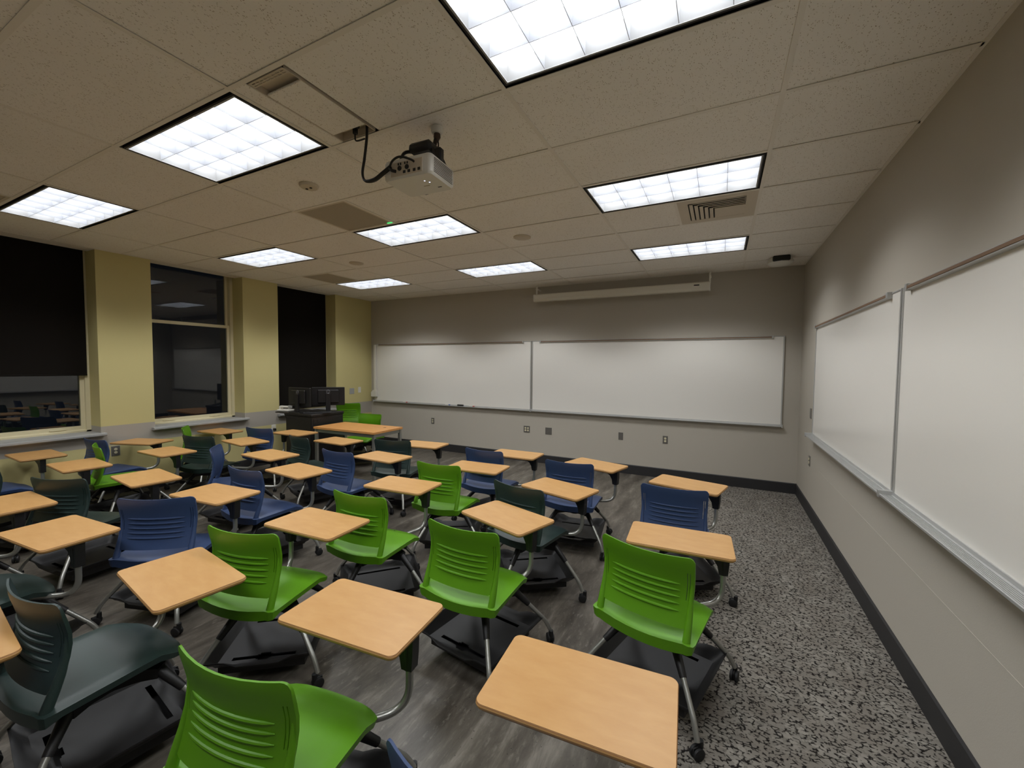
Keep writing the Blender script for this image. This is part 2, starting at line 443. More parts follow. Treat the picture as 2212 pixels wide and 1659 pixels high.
# ------------------------------------------------------------------ ceiling
ceil = struct('ceiling', MB().box(-6.2, XR+0.1, YB-0.1, YF+0.1, 3.22, 3.30), M['concrete'], 'suspended ceiling of beige fissured tiles in a metal grid', 'ceiling')
colx = [XL]+[k*2*T for k in range(-4, 2)]+[XR]
rowy = [YB]+[k*T for k in range(-7, 8)]+[YF]
LIGHTS = [(c, r) for c in (-4, -2, 0) for r in (-4, -1, 2, 5)]
BW = 0.012
ZT = CEIL+0.004
cache = {}
def tile(x0, x1, y0, y1):
    g = 0.007
    k = (round(x1-x0, 3), round(y1-y0, 3))
    if k not in cache:
        hx, hy = (x1-x0)/2-g, (y1-y0)/2-g
        cache[k] = MB().bbox(-hx, hx, -hy, hy, 0, 0.014, 0.003).mesh('ceiling_tile', M['tile'], False)
    # laid in slightly unevenly, as on any suspended ceiling
    o = link('ceiling_tile', cache[k], ceil, ((x0+x1)/2, (y0+y1)/2, ZT+random.choice((0, 0.0006, 0.0012))))
    o.rotation_euler = (random.uniform(-.0035, .0035), random.uniform(-.0016, .0016), 0)
special = {(-2, 1), (-4, 4), (-4, -2), (0, 3), (-1, -1)}
for i in range(len(colx)-1):
    for j in range(len(rowy)-1):
        x0, x1, y0, y1 = colx[i], colx[i+1], rowy[j], rowy[j+1]
        c, r = i-5, j-8                  # grid indices of the cell's low corner
        if (c, r) in LIGHTS: continue
        if (c, r) in special:
            xm = (x0+x1)/2
            if (c, r) == (0, 3): tile(x0, xm, y0, y1)
            elif (c, r) == (-1, -1):
                tile(x0, -1.105, y0, y1); tile(-0.826, x1, y0, y1)
            else: tile(xm, x1, y0, y1)
            continue
        tile(x0, x1, y0, y1)
for x in colx[1:-1]:
    MB().box(x-BW, x+BW, YB, YF, CEIL, CEIL+0.003).build('grid_bar', M['grid'], ceil, False)
for y in rowy[1:-1]:
    for i in range(len(colx)-1):
        MB().box(colx[i]+BW, colx[i+1]-BW, y-BW, y+BW, CEIL, CEIL+0.003).build('grid_bar', M['grid'], ceil, False)
for (c, r) in special:
    if (c, r) != (-1, -1):
        xm = (c+0.5)*2*T
        MB().box(xm-BW, xm+BW, r*T+BW, (r+1)*T-BW, CEIL, CEIL+0.003).build('grid_bar', M['grid'], ceil, False)
MB().box(XR-0.02, XR, YB, YF, CEIL, CEIL+0.003).build('wall_angle', M['grid'], ceil, False)
MB().box(XL, XR-0.02, YF-0.02, YF, CEIL, CEIL+0.003).build('wall_angle', M['grid'], ceil, False)
MB().box(XL-0.01, XL+0.02, YB, YF-0.02, CEIL, CEIL+0.003).build('wall_angle', M['grid'], ceil, False)
for (a, b) in WIN:
    MB().box(XW+0.09, XL-0.01, a, b, CEIL, CEIL+0.02).build('bay_soffit', M['grid'], ceil, False)

# ---- light fixtures: recessed troffers with white louvres
FX, FY = 2*T-0.040, T-0.060
def fixture_meshes():
    d = {}
    hx, hy = FX/2, FY/2
    g = 0.011
    o = MB()
    for (x0, x1, y0, y1) in ((-hx, hx, -hy, -hy+g), (-hx, hx, hy-g, hy), (-hx, -hx+g, -hy+g, hy-g), (hx-g, hx, -hy+g, hy-g)):
        o.box(x0, x1, y0, y1, 0.001, 0.13)
    d['gap'] = o.mesh('fixture_border', M['frame_black'], False)  # narrow strips of plain black around the fixture's outer edge
    o = MB(); e = g+0.009
    for (x0, x1, y0, y1) in ((-hx+g, hx-g, -hy+g, -hy+e), (-hx+g, hx-g, hy-e, hy-g), (-hx+g, -hx+e, -hy+e, hy-e), (hx-e, hx-g, -hy+e, hy-e)):
        o.box(x0, x1, y0, y1, 0.0, 0.12)
    d['frame'] = o.mesh('door_frame', M['fixture_side'], False)
    ix, iy = hx-e, hy-e
    d['panel'] = MB().box(-ix, ix, -iy, iy, 0.096, 0.104).mesh('lamp_panel', M['lamp'], False)
    d['long'] = MB().prism([(-0.0012, 0.004), (0.0012, 0.004), (0.003, 0.090), (-0.003, 0.090)], -ix, ix, 'X').mesh('louver_blade', M['blade'], False)
    d['cross'] = MB().prism([(-0.0012, 0.004), (0.0012, 0.004), (0.003, 0.090), (-0.003, 0.090)], -iy, iy, 'Y').mesh('louver_blade', M['blade'], False)
    d['housing'] = MB().box(-hx, hx, -hy, hy, 0.131, 0.14).mesh('housing', M['fixture'], False)
    d['ix'], d['iy'] = ix, iy
    return d
FM = fixture_meshes()
# photometric web of a parabolic troffer: batwing with a sharp cut-off near 60 degrees
def photometry():
    cd = []; ang = list(range(0, 91, 2))
    for a in ang:
        q = min(1.0, max(0.0, (a-52)/12.0)); q = 1-q*q*(3-2*q)
        cd.append(14.15*q*(0.35+0.65*min(1.0, (a/48.0)**1.5)))
    tx = bpy.data.texts.new('troffer_photometry')
    tx.write('IESNA:LM-63-1995\nTILT=NONE\n1 1000 1 %d 1 1 2 0 0 0\n1 1 1\n' % len(ang))
    tx.write(' '.join(str(a) for a in ang)+'\n0\n'+' '.join('%.3f' % c for c in cd)+'\n')
    l = bpy.data.lights.new('troffer_light', 'AREA')
    l.shape = 'RECTANGLE'; l.size = FX-0.04; l.size_y = FY-0.04
    l.energy = LAMP_W; l.color = LAMP_COLOR; l.use_nodes = True
    nt = l.node_tree; em = nt.nodes['Emission']
    ies = nt.nodes.new('ShaderNodeTexIES'); ies.mode = 'INTERNAL'; ies.ies = tx
    g = nt.nodes.new('ShaderNodeNewGeometry')
    nt.links.new(g.outputs['Incoming'], ies.inputs['Vector'])
    nt.links.new(ies.outputs[0], em.inputs['Strength'])
    return l
PHOT = photometry()
SIDE = {0: 'carpet_side', -2: 'middle', -4: 'window_side'}
def fixture(c, r, label):
    off = '_%s_offscreen' % SIDE[c] if r == -4 else ''     # the row of troffers behind the camera
    t = thing('ceiling_light'+off, label, 'light', ((c+0.5)*2*T, (r+0.5)*T, CEIL), group='recessed louvred ceiling lights')
    link('fixture_border', FM['gap'], t); link('door_frame', FM['frame'], t)
    link('tube_light'+off, PHOT, t, (0, 0, 0.0015))
    link('lamp_panel'+off, FM['panel'], t); link('housing', FM['housing'], t)
    for k in (-1, 1): link('louver_blade', FM['long'], t, (0, k*FM['iy']/3, 0))
    for k in range(-2, 3): link('louver_blade', FM['cross'], t, (k*FM['ix']/3, 0, 0))
rown = {5: 'nearest the front wall', 2: 'second from the front wall', -1: 'third from the front wall', -4: 'fourth from the front wall'}
coln = {0: 'in the row beside the carpet strip', -2: 'in the middle row', -4: 'in the row beside the windows'}
for (c, r) in LIGHTS:
    fixture(c, r, 'recessed louvred ceiling light %s, %s' % (rown[r], coln[c]))

# ------------------------------------------------------------------ ceiling fittings
def return_panel(c, r, label):
    x0 = c*2*T+BW; x1 = (c+0.5)*2*T-BW; y0 = r*T+BW; y1 = (r+1)*T-BW
    t = thing('return_air_panel', label, 'vent', ((x0+x1)/2, (y0+y1)/2, CEIL), group='return air panels in the ceiling')
    hx, hy = (x1-x0)/2, (y1-y0)/2
    o = MB(); e = 0.022
    for (a, b, cc, d) in ((-hx, hx, -hy, -hy+e), (-hx, hx, hy-e, hy), (-hx, -hx+e, -hy+e, hy-e), (hx-e, hx, -hy+e, hy-e)):
        o.box(a, b, cc, d, 0.001, 0.012)
    o.build('frame', M['vent'], t, False)
    o = MB(); n = 44; step = (2*hx-2*e)/n
    for k in range(n):
        x = -hx+e+k*step
        o.box(x, x+step*0.74, -hy+e, hy-e, 0.004, 0.007)
    g = o.build('perforated_grille', M['panel_grey'], t, False); g['kind'] = 'stuff'
    return t
rp = return_panel(-2, 1, 'grey perforated return air panel with a green indicator strip at its corner')
return_panel(-4, 4, 'grey perforated return air panel beside the far window-side light')
return_panel(-4, -2, 'grey perforated return air panel above the half-shaded window')
MB().bbox(0.24, 0.30, 0.262, 0.276, -0.006, 0.001, 0.002).build('indicator_strip', M['led'], rp, False)

def diffuser():
    x0, x1, y0, y1 = T+BW, 2*T-BW, 3*T+BW, 4*T-BW
    t = thing('air_diffuser', 'square beige air diffuser with nested louvres between two lights', 'vent', ((x0+x1)/2, (y0+y1)/2, CEIL))
    h = (x1-x0)/2
    o = MB()
    i = 0.215
    for (a, b, cc, d) in ((-h, h, -h, -i), (-h, h, i, h), (-h, -i, -i, i), (i, h, -i, i)): o.box(a, b, cc, d, 0.0, 0.008)
    o.build('face_plate', M['vent'], t, False)
    o = MB()
    for (a, b, cc, d) in ((-i-0.002, i+0.002, -i-0.002, -i), (-i-0.002, i+0.002, i, i+0.002), (-i-0.002, -i, -i, i), (i, i+0.002, -i, i)): o.box(a, b, cc, d, 0.008, 0.16)
    o.box(-i-0.002, i+0.002, -i-0.002, i+0.002, 0.16, 0.162)
    o.build('duct', M['galvanised'], t, False)
    # nested L-shaped louvres open towards two sides, blank plate in the far corner
    n, px, py = 5, 0.038, 0.036
    for k in range(n):
        x = -i+0.010+k*px; y = -i+0.014+k*py
        o = MB()
        o.prism([(y, 0.001), (y+0.012, 0.001), (y+0.012, 0.003), (y, 0.003)], x, i, 'X')
        o.prism([(x, 0.001), (x+0.027, 0.001), (x+0.027, 0.003), (x, 0.003)], y, i, 'Y')
        o.build('louvre_blade', M['vent'], t, False)
    MB().box(-i+0.010+n*px, i, -i+0.014+n*py, i, 0.001, 0.006).build('blank_plate', M['vent'], t, False)
diffuser()

def disc(name, x, y, r, label, cat):
    t = thing(name, label, cat, (x, y, CEIL))
    return t
t = disc('smoke_detector', -1.838, 0.30, 0.06, 'flat round white detector with two dark sensor eyes', 'detector')
MB().lathe([(0.068, 0.004), (0.068, -0.006), (0.060, -0.016), (0.03, -0.02), (0.0, -0.02)][:-1]).build('cover', M['vent'], t)
for k in (-1, 1): MB().lathe([(0.010, -0.018), (0.010, -0.024), (0.004, -0.026)], (k*0.022, 0.0, 0), n=12).build('sensor_eye', M['black'], t)
for (x, y, lab) in ((-0.919, 2.129, 'round beige ceiling speaker cover beyond the projector'), (-3.407, 2.196, 'round beige ceiling speaker cover on the window side')):
    t = disc('speaker_cover', x, y, 0.08, lab, 'speaker')
    MB().lathe([(0.085, 0.004), (0.085, -0.004), (0.078, -0.009), (0.02, -0.012)], n=28).build('grille', M['vent'], t)
    MB().lathe([(0.092, 0.004), (0.092, -0.003), (0.086, -0.005)], n=28).build('rim', M['vent'], t)
t = thing('access_point', 'black box over a white dome on the ceiling by the corner', 'fixture', (1.60, 4.13, CEIL))
MB().bbox(-0.09, 0.09, -0.06, 0.03, -0.06, 0.004, 0.012).build('black_box', M['rubber'], t)
MB().lathe([(0.12, 0.004), (0.14, -0.045), (0.14, -0.06), (0.11, -0.085), (0.05, -0.095), (0.01, -0.096)], (0.0, 0.09, 0), n=28).build('white_dome', M['white'], t)

# plenum box with slotted end over the projector
def plenum():
    x0, x1, y0, y1 = -1.098, -0.834, -0.590, -0.020
    t = thing('plenum_box', 'beige ceiling enclosure panel with slotted end recess beside the big light', 'enclosure', ((x0+x1)/2, (y0+y1)/2, CEIL))
    hx, hy = (x1-x0)/2, (y1-y0)/2
    MB().bbox(-hx+0.004, hx-0.004, -hy+0.095, hy-0.075, 0.0, 0.012, 0.003).build('door_panel', M['tile'], t, False)
    o = MB()
    for q in (-1, 1): o.box(min(q*hx, q*(hx-0.004)), max(q*hx, q*(hx-0.004)), -hy, hy, 0.0, 0.05)
    o.box(-hx, hx, -hy, -hy+0.004, 0.0, 0.03); o.box(-hx, hx, hy-0.004, hy, 0.0, 0.05)
    o.box(-hx, hx, -hy+0.03, hy-0.2, 0.03, 0.034); o.box(-hx, hx, hy-0.2, hy, 0.05, 0.054)
    o.build('liner', M['vent'], t, False)
    xs = [-hx+0.004]
    for k in range(8): xs += [-hx+0.014+k*0.030, -hx+0.038+k*0.030]
    xs.append(hx-0.004)
    ys = [-hy+q for q in (0.004, 0.010, 0.017, 0.023, 0.030, 0.036)]
    cut = lambda u, v: any(-hx+0.014+k*0.030 < u < -hx+0.038+k*0.030 for k in range(8)) and (ys[1] < v < ys[2] or ys[3] < v < ys[4])
    MB().slab(xs, ys, lambda u, v: (u, v, 0.002), lambda u, v: (0, 0, 0.003), hole=cut).build('slotted_strip', M['vent'], t, False)
    MB().bbox(0.0, 0.04, hy-0.07, hy-0.03, 0.02, 0.06, 0.004).build('socket', M['black'], t, False)
plenum()

def projector():
    t = thing('projector', 'white ceiling projector with port panel hung from a brown chain mount', 'projector', (-0.55, 0.025, 2.69))
    t.rotation_euler[2] = math.radians(3)
    w, d, h = 0.155, 0.118, 0.105
    out = rrect(2*w, 2*d, 0.022, 5)
    o = MB(); n = len(out)
    prof = [(0.94, 0.0), (1.0, 0.012), (1.0, h-0.012), (0.96, h)]
    vs = [(x*s, y*s, z) for (s, z) in prof for (x, y) in out]
    fs = [(i*n+k, i*n+(k+1) % n, (i+1)*n+(k+1) % n, (i+1)*n+k) for i in range(3) for k in range(n)]+[tuple(range(n-1, -1, -1)), tuple(3*n+k for k in range(n))]
    o.add(vs, fs).build('case', M['white'], t)
    p = MB().bbox(-0.105, 0.105, -d-0.002, -d+0.004, 0.012, 0.088, 0.003).build('port_panel', M['vent'], t, False)
    o = MB()
    for k, x in enumerate((-0.02, 0.01, 0.045, 0.075)): o.box(x, x+0.016, -d-0.004, -d-0.001, 0.022, 0.036)
    for x in (-0.055, -0.04, -0.012, 0.004): o.box(x, x+0.008, -d-0.004, -d-0.001, 0.068, 0.08)
    for x in (-0.048, 0.0): o.lathe([(0.013, -d-0.005), (0.013, -d-0.001)], (x+0.005, 0, 0.052), 'Y', 12)
    o.build('ports', M['black'], t, False)
    for k in range(9): MB().box(w-0.001, w+0.0025, -d+0.03, d-0.03, 0.016+k*0.0088, 0.0185+k*0.0088).build('side_louvre', M['steel'], t, False)
    o = MB()
    for (x, y) in ((0.06, -0.045), (0.075, -0.02)): o.box(x, x+0.006, y, y+0.006, -0.001, 0.002)
    o.build('status_lights', M['led_white'], t, False)
    MB().box(0.02, 0.06, 0.01, 0.018, -0.001, 0.001).build('lettering', M['panel_grey'], t, False)
    MB().box(0.085, 0.11, 0.05, 0.058, -0.001, 0.002).build('foot_slot', M['black'], t, False)
    MB().lathe([(0.04, d-0.002), (0.04, d+0.03), (0.034, d+0.032)], (-0.06, 0, 0.055), 'Y', 20).build('lens', M['black'], t)
    # mount
    px, py = 0.062, 0.078
    top = CEIL-2.69
    MB().lathe([(0.034, top), (0.034, top-0.022), (0.028, top-0.034), (0.016, top-0.036)], (px, py, 0), n=24).build('ceiling_ring', M['white'], t)
    MB().tube([(px, py, top-0.03), (px, py, top-0.055), (px, py, top-0.075)], [0.018, 0.02, 0.009], 12).build('ceiling_hook', M['rust'], t)
    z = top-0.07
    for k in range(3):
        L = []
        for q in range(17):
            g = 2*math.pi*q/16
            a = 0.013*math.cos(g); b = 0.026*math.sin(g)
            L.append((px+(a if k % 2 else 0), py+(0 if k % 2 else a), z-0.022+b))
        MB().tube(L, 0.0042, 8, caps=False).build('chain_link', M['rust'], t); z -= 0.042
    MB().tube([(px, py, top-0.03), (px-0.02, py-0.01, h+0.10)], 0.012, 12).build('drop_pole', M['black'], t)
    MB().tube([(px, py, h+0.07), (px+0.01, py-0.03, h+0.02), (px+0.02, py-0.08, h-0.02)], [0.01, 0.016, 0.018], 8).build('security_strap', M['rust'], t)
    o = MB().bbox(-0.05, 0.10, -0.05, 0.085, h+0.062, h+0.118, 0.018)
    o.build('mount_head', M['black'], t)
    for (ex, ey) in ((-0.10, -0.06), (0.13, -0.02), (0.12, 0.10), (-0.09, 0.08)):
        MB().tube(rounded([(0.02, 0.02, h+0.085), (ex*0.75, ey*0.75, h+0.075), (ex, ey, h-0.004)], 0.03), 0.015, 8, flat=0.5).build('mount_arm', M['black'], t)
    MB().bbox(0.095, 0.15, -0.02, 0.02, h-0.002, h+0.075, 0.008).build('mount_knob', M['black'], t)
    MB().lathe([(0.012, h), (0.012, h+0.02), (0.008, h+0.024)], (-0.03, -0.085, 0), n=14).build('thumb_screw', M['alu'], t)
projector()
t = thing('projector_cable', 'thick black sleeved cable looping from the ceiling box to the projector', 'cable', (-0.865, -0.05, CEIL+0.03))
def spline(pts, n=8):
    P = [Vector(p) for p in pts]; out = []
    for i in range(len(P)-1):
        p0 = P[max(i-1, 0)]; p1 = P[i]; p2 = P[i+1]; p3 = P[min(i+2, len(P)-1)]
        for k in range(n):
            s = k/n
            out.append(0.5*((2*p1)+(-p0+p2)*s+(2*p0-5*p1+4*p2-p3)*s*s+(-p0+3*p1-3*p2+p3)*s**3))
    out.append(P[-1]); return out
o0 = Vector((-0.865, -0.05, CEIL+0.03))
def rel(pts): return [Vector(p)-o0 for p in pts]
cab = spline(rel([(-0.860, -0.062, CEIL+0.03), (-0.862, -0.062, CEIL-0.05), (-0.868, -0.075, 2.86), (-0.868, -0.09, 2.775), (-0.835, -0.10, 2.722), (-0.76, -0.105, 2.712), (-0.69, -0.108, 2.735), (-0.640, -0.108, 2.755)]))
MB().tube(cab, [0.0085+0.004*sm((i-26)/14) for i in range(len(cab))], 10, flat=0.75).build('sleeve', M['rubber'], t)
MB().tube(spline(rel([(-0.650, -0.108, 2.752), (-0.61, -0.125, 2.775), (-0.56, -0.125, 2.785), (-0.50, -0.112, 2.765), (-0.485, -0.098, 2.755)])), 0.006, 8).build('video_lead', M['rubber'], t)
MB().tube(spline(rel([(-0.650, -0.108, 2.750), (-0.62, -0.12, 2.728), (-0.60, -0.112, 2.722)])), 0.008, 8).build('power_lead', M['rubber'], t)
MB().tube(spline(rel([(-0.955, -0.058, CEIL+0.03), (-0.955, -0.062, CEIL-0.02), (-0.935, -0.07, CEIL-0.055), (-0.868, -0.072, CEIL-0.06)])), 0.0045, 8).build('thin_lead', M['rubber'], t)
MB().bbox(-0.012, 0.012, -0.012, 0.012, -0.02, 0.02, 0.004).build('plug', M['rubber'], t, loc=Vector((-0.957, -0.058, CEIL+0.012))-o0)

# ------------------------------------------------------------------ whiteboards
def whiteboard(label, length, matrix, z0, z1, rail, tray_d, end_plate=True, group=None):
    # local frame: x along the wall, y out of the wall, z up; origin at the board's lower left corner on the wall
    t = thing('whiteboard', label, 'whiteboard', group=group)
    t.matrix_world = matrix
    h = z1-z0; L = length; a = 0.016
    MB().box(0.006, L-0.006, 0.002, 0.018, 0.006, h-0.006).build('writing_surface', M['white_board'], t, False)
    for nm, b in (('frame_trim', (0, a, 0.0, 0.024, 0, h)), ('frame_trim', (L-a, L, 0.0, 0.024, 0, h)), ('frame_trim', (a, L-a, 0.0, 0.022, h-0.012, h))):
        MB().bbox(*b, 0.002).build(nm, M['alu'], t, False)
    # map rail
    r0, r1 = rail
    m = MB().prism([(0.018, h-0.034), (0.040, h-0.030), (0.040, h-0.006), (0.018, h+0.002)], r0, r1, 'X').build('map_rail', M['alu'], t, False)
    MB().prism([(0.038, h-0.026), (0.0425, h-0.024), (0.0425, h-0.010), (0.038, h-0.008)], r0+0.01, r1-0.01, 'X').build('cork_insert', M['cork'], m, False)
    for q in (r0, r1):
        MB().bbox(q-0.012, q+0.012, 0.016, 0.046, h-0.037, h+0.004, 0.003).build('end_cap', M['alu'], m, False)
    # tray with ribbed ledge
    d = tray_d
    prof = [(0.0, -0.02), (0.0, 0.02), (0.024, 0.02), (0.026, 0.004)]
    n = 6
    for k in range(n):
        y = 0.030+(d-0.036)*k/n; dy = (d-0.036)/n
        prof += [(y, 0.002), (y+dy*0.55, 0.002), (y+dy*0.6, -0.0015), (y+dy*0.95, -0.0015)]
    prof += [(d-0.004, 0.004), (d, 0.002), (d, -0.008), (d-0.006, -0.012), (0.02, -0.02)]
    tr = MB().prism(prof, 0.0, L, 'X').build('marker_tray', M['alu'], t, False)
    for q in (0.0, L):
        MB().bbox(q-0.006, q+0.006, 0.0, d+0.004, -0.021, 0.024, 0.002).build('tray_end', M['alu'], tr, False)
    return t
def frame_front(x, z): return Matrix(((1, 0, 0, x), (0, -1, 0, YF), (0, 0, 1, z), (0, 0, 0, 1)))
# mirrored matrices are avoided: build along -x for the front wall
def frame_rot(ang, x, y, z): return Matrix.Translation((x, y, z)) @ Matrix.Rotation(ang, 4, 'Z')
# front wall: rotate by 180 degrees, so local x runs towards -x and local y out of the wall
ZB0, ZB1 = 0.906, 2.118
whiteboard('long front whiteboard beside the side-wall corner', 3.685, frame_rot(math.pi, 1.738, YF, ZB0), ZB0, ZB1, (0.14, 3.53), 0.062, group='front wall whiteboards')
whiteboard('long front whiteboard beside the window wall', 3.685, frame_rot(math.pi, -1.963, YF, ZB0), ZB0, ZB1, (0.155, 3.55), 0.062, group='front wall whiteboards')
# right wall: local x runs along +y, local y towards -x
whiteboard('side-wall whiteboard next to the front corner', 2.40, frame_rot(math.pi/2, XR, 1.325, 0.945), 0.945, 2.157, (0.17, 2.37), 0.085, group='side wall whiteboards')
whiteboard('side-wall whiteboard farther from the front corner', 2.44, frame_rot(math.pi/2, XR, -1.13, 0.945), 0.945, 2.157, (0.03, 2.33), 0.085, group='side wall whiteboards')

# capture bar clipped to the left end of the front board
t = thing('capture_bar', 'white vertical capture bar clipped to the whiteboard end', 'device', (-5.60, YF-0.026, 1.0))
MB().bbox(-0.035, 0.03, -0.03, 0.0, 0.13, 1.10, 0.008).build('bar', M['white'], t, False)
MB().prism([(-0.085, 0.0), (0.05, 0.0), (0.05, 0.14), (-0.03, 0.14), (-0.085, 0.09)], -0.055, 0.0, 'Y').build('end_box', M['white'], t, False)

# markers and eraser on the front tray
def marker(x, m, label):
    t = thing('marker', label, 'marker', (x, YF-0.043, ZB0+0.0125))
    MB().tube([(-0.05, 0, 0), (0.03, 0, 0)], 0.0085, 10).build('barrel', M['white'], t)
    MB().tube([(0.03, 0, 0), (0.062, 0, 0)], [0.0095, 0.009], 10).build('cap', m, t)
marker(-3.72, M['bluecap'], 'white marker with blue cap lying on the front tray')
marker(-3.17, M['red'], 'white marker with red cap lying near the black eraser')
marker(-4.78, M['red'], 'white marker with red cap lying alone near the tray end')
t = thing('eraser', 'black felt eraser on the front whiteboard tray', 'eraser', (-3.42, YF-0.042, ZB0+0.004))
MB().bbox(-0.065, 0.065, -0.018, 0.018, 0.008, 0.028, 0.004).build('handle', M['black'], t, False)
MB().box(-0.062, 0.062, -0.016, 0.016, -0.001, 0.009).build('felt', M['rubber'], t, False)

# ------------------------------------------------------------------ projection screen
t = thing('projection_screen', 'long white rolled-up projection screen case hung above the whiteboards', 'screen', (-0.5, YF-0.17, 2.76))
L0, L1 = -1.335, 1.315
MB().prism([(-0.045, 0.0), (0.04, 0.0), (0.052, 0.02), (0.052, 0.10), (0.04, 0.115), (-0.045, 0.115), (-0.058, 0.10), (-0.058, 0.035)], L0, L1, 'X').build('case', M['screen_case'], t, False)
for q in (L0, L1):
    MB().prism([(-0.047, -0.003), (0.042, -0.003), (0.055, 0.02), (0.055, 0.102), (0.042, 0.118), (-0.047, 0.118), (-0.061, 0.102), (-0.061, 0.033)], q-0.008, q+0.008, 'X').build('end_cap', M['white'], t, False)
MB().box(L1-0.20, L1-0.13, -0.0605, -0.057, 0.066, 0.082).build('name_plate', M['black'], t, False)
for q, s in ((L0+0.03, 1), (L1-0.0, 1)):
    b = MB(); b.bbox(q-0.012, q+0.012, -0.012, 0.012, 0.10, 0.255, 0.003); b.box(q-0.014, q+0.014, -0.02, 0.17, 0.20, 0.215)
    hb = b.build('hanger_bracket', M['white'], t, False)
    MB().tube([(q, -0.028, 0.235), (q, -0.005, 0.245), (q, 0.0, 0.225)], 0.007, 8).build('hook', M['white'], hb)

# ------------------------------------------------------------------ outlets and plates
def plate(label, rot, x, y, z, kind, wide=0.072, tall=0.118, m='steel'):
    t = thing('wall_plate' if kind == 'blank' else 'power_outlet', label, 'plate' if kind == 'blank' else 'outlet', (x, y, z), rot)
    MB().bbox(-wide/2, wide/2, -0.001, 0.006, -tall/2, tall/2, 0.002).build('plate', M[m], t, False)
    cols = {'duplex': (0,), 'quad': (-0.024, 0.024)}.get(kind, ())
    for c in cols:
        for s in (-1, 1):
            r = MB().lathe([(0.0165, 0.004), (0.0165, 0.0085), (0.014, 0.0092)], (c, 0, s*0.0205), 'Y', 16).build('receptacle', M['ivory'], t)
            o = MB()
            for k in (-1, 1): o.box(c+k*0.006-0.001, c+k*0.006+0.001, 0.009, 0.0096, s*0.0205-0.001, s*0.0205+0.007)
            o.build('contacts', M['brass'], r, False)
    if kind == 'switch':
        MB().bbox(-0.006, 0.006, 0.005, 0.016, -0.012, 0.012, 0.002).build('toggle', M['ivory'], t, False)
    return t
PI = math.pi
plate('steel duplex outlet near the teacher table on the front wall', PI, -4.102, YF, 0.574, 'duplex')
plate('steel four-socket outlet below the joint of the front whiteboards', PI, -2.042, YF, 0.568, 'quad', 0.118, 0.118)
plate('square blank steel plate beside the four-socket outlet', PI, -1.63, YF, 0.568, 'blank', 0.118, 0.118)
plate('narrow blank steel plate in the middle of the front wall', PI, -0.401, YF, 0.585, 'blank')
plate('steel duplex outlet on the front wall nearest the side wall', PI, 0.265, YF, 0.586, 'duplex')
plate('blank steel plate at whiteboard height on the side wall', PI/2, XR, 3.953, 1.166, 'blank')
plate('steel duplex outlet low on the side wall', PI/2, XR, 3.92, 0.62, 'duplex')
plate('square grey blank plate on the yellow wall by the front corner', -PI/2, XL, 4.205, 1.135, 'blank', 0.118, 0.118, 'sill')
plate('white blank plate on the yellow wall next to the grey one', -PI/2, XL, 4.405, 1.152, 'blank', 0.075, 0.118, 'white')
t = plate('white duplex outlet with black plug beside the lectern', -PI/2, XL, 2.537, 0.59, 'duplex', 0.075, 0.12, 'white')
MB().bbox(-0.02, 0.02, 0.006, 0.05, -0.04, 0.0, 0.005).build('plug', M['rubber'], t, False)
t = plate('steel surface-mounted outlet box on the pier behind the blue chair', -PI/2, XL, 0.49, 0.577, 'duplex', 0.08, 0.12)
MB().bbox(-0.045, 0.045, -0.004, 0.0005, -0.065, 0.065, 0.001).build('backing_box', M['alu'], t, False)

# ================================================================== TABLET CHAIRS
# ---- shared meshes
def seat_mesh(m):
    us = [-1, -.97, -.9, -.75, -.5, -.25, 0, .25, .5, .75, .9, .97, 1]
    vs_ = [0, .02, .06, .12, .2, .35, .5, .65, .78, .88, .95, .985, 1]
    yr, yf = -0.270, 0.188
    def fn(u, v):
        y = yr+(yf-yr)*v
        hw = 0.252-0.018*v
        # rounded corners
        for d, r in ((v*(yf-yr), 0.022), ((1-v)*(yf-yr), 0.06)):
            if d < r: hw -= r-math.sqrt(max(0, r*r-(r-d)**2))
        x = u*hw
        y -= 0.020*(1-u*u)*(1-sm(v/0.25))          # rear edge bows out
        y += 0.012*(1-u*u)*sm((v-0.6)/0.4)         # front edge too
        z = 0.458
        z -= 0.012*(1-u**2)*sm(v/0.2)*(1-sm((v-.6)/.4))   # dished
        z -= 0.042*sm((v-0.72)/0.28)**1.5          # waterfall front
        z -= 0.010*sm((abs(u)-0.86)/0.14)          # soft sides
        z -= 0.020*(1-u*u)*(1-sm(v/0.16))          # hollow rear ledge
        return (x, y, z)
    def th(u, v):
        t = 0.034
        e = sm((abs(u)-0.8)/0.2)
        t -= 0.006*e
        if v < 0.1: t += 0.018*(1-v/0.1)
        if v > 0.85: t -= 0.014*(v-0.85)/0.15
        return (-u*0.006*e, 0.004 if v < 0.05 else 0, -t)
    return MB().slab(us, vs_, fn, th).mesh('seat', m, True, 50)
def back_y(x, z):
    t = (z-0.50)/0.32
    t = max(-0.2, min(1.05, t))
    side = -0.228+0.044*math.sin(math.pi*0.5*min(1, t/0.55))-0.024*sm((t-0.55)/0.45)
    return side-(0.030+0.014*sm(t/0.6))*(1-(x/0.23)**2)
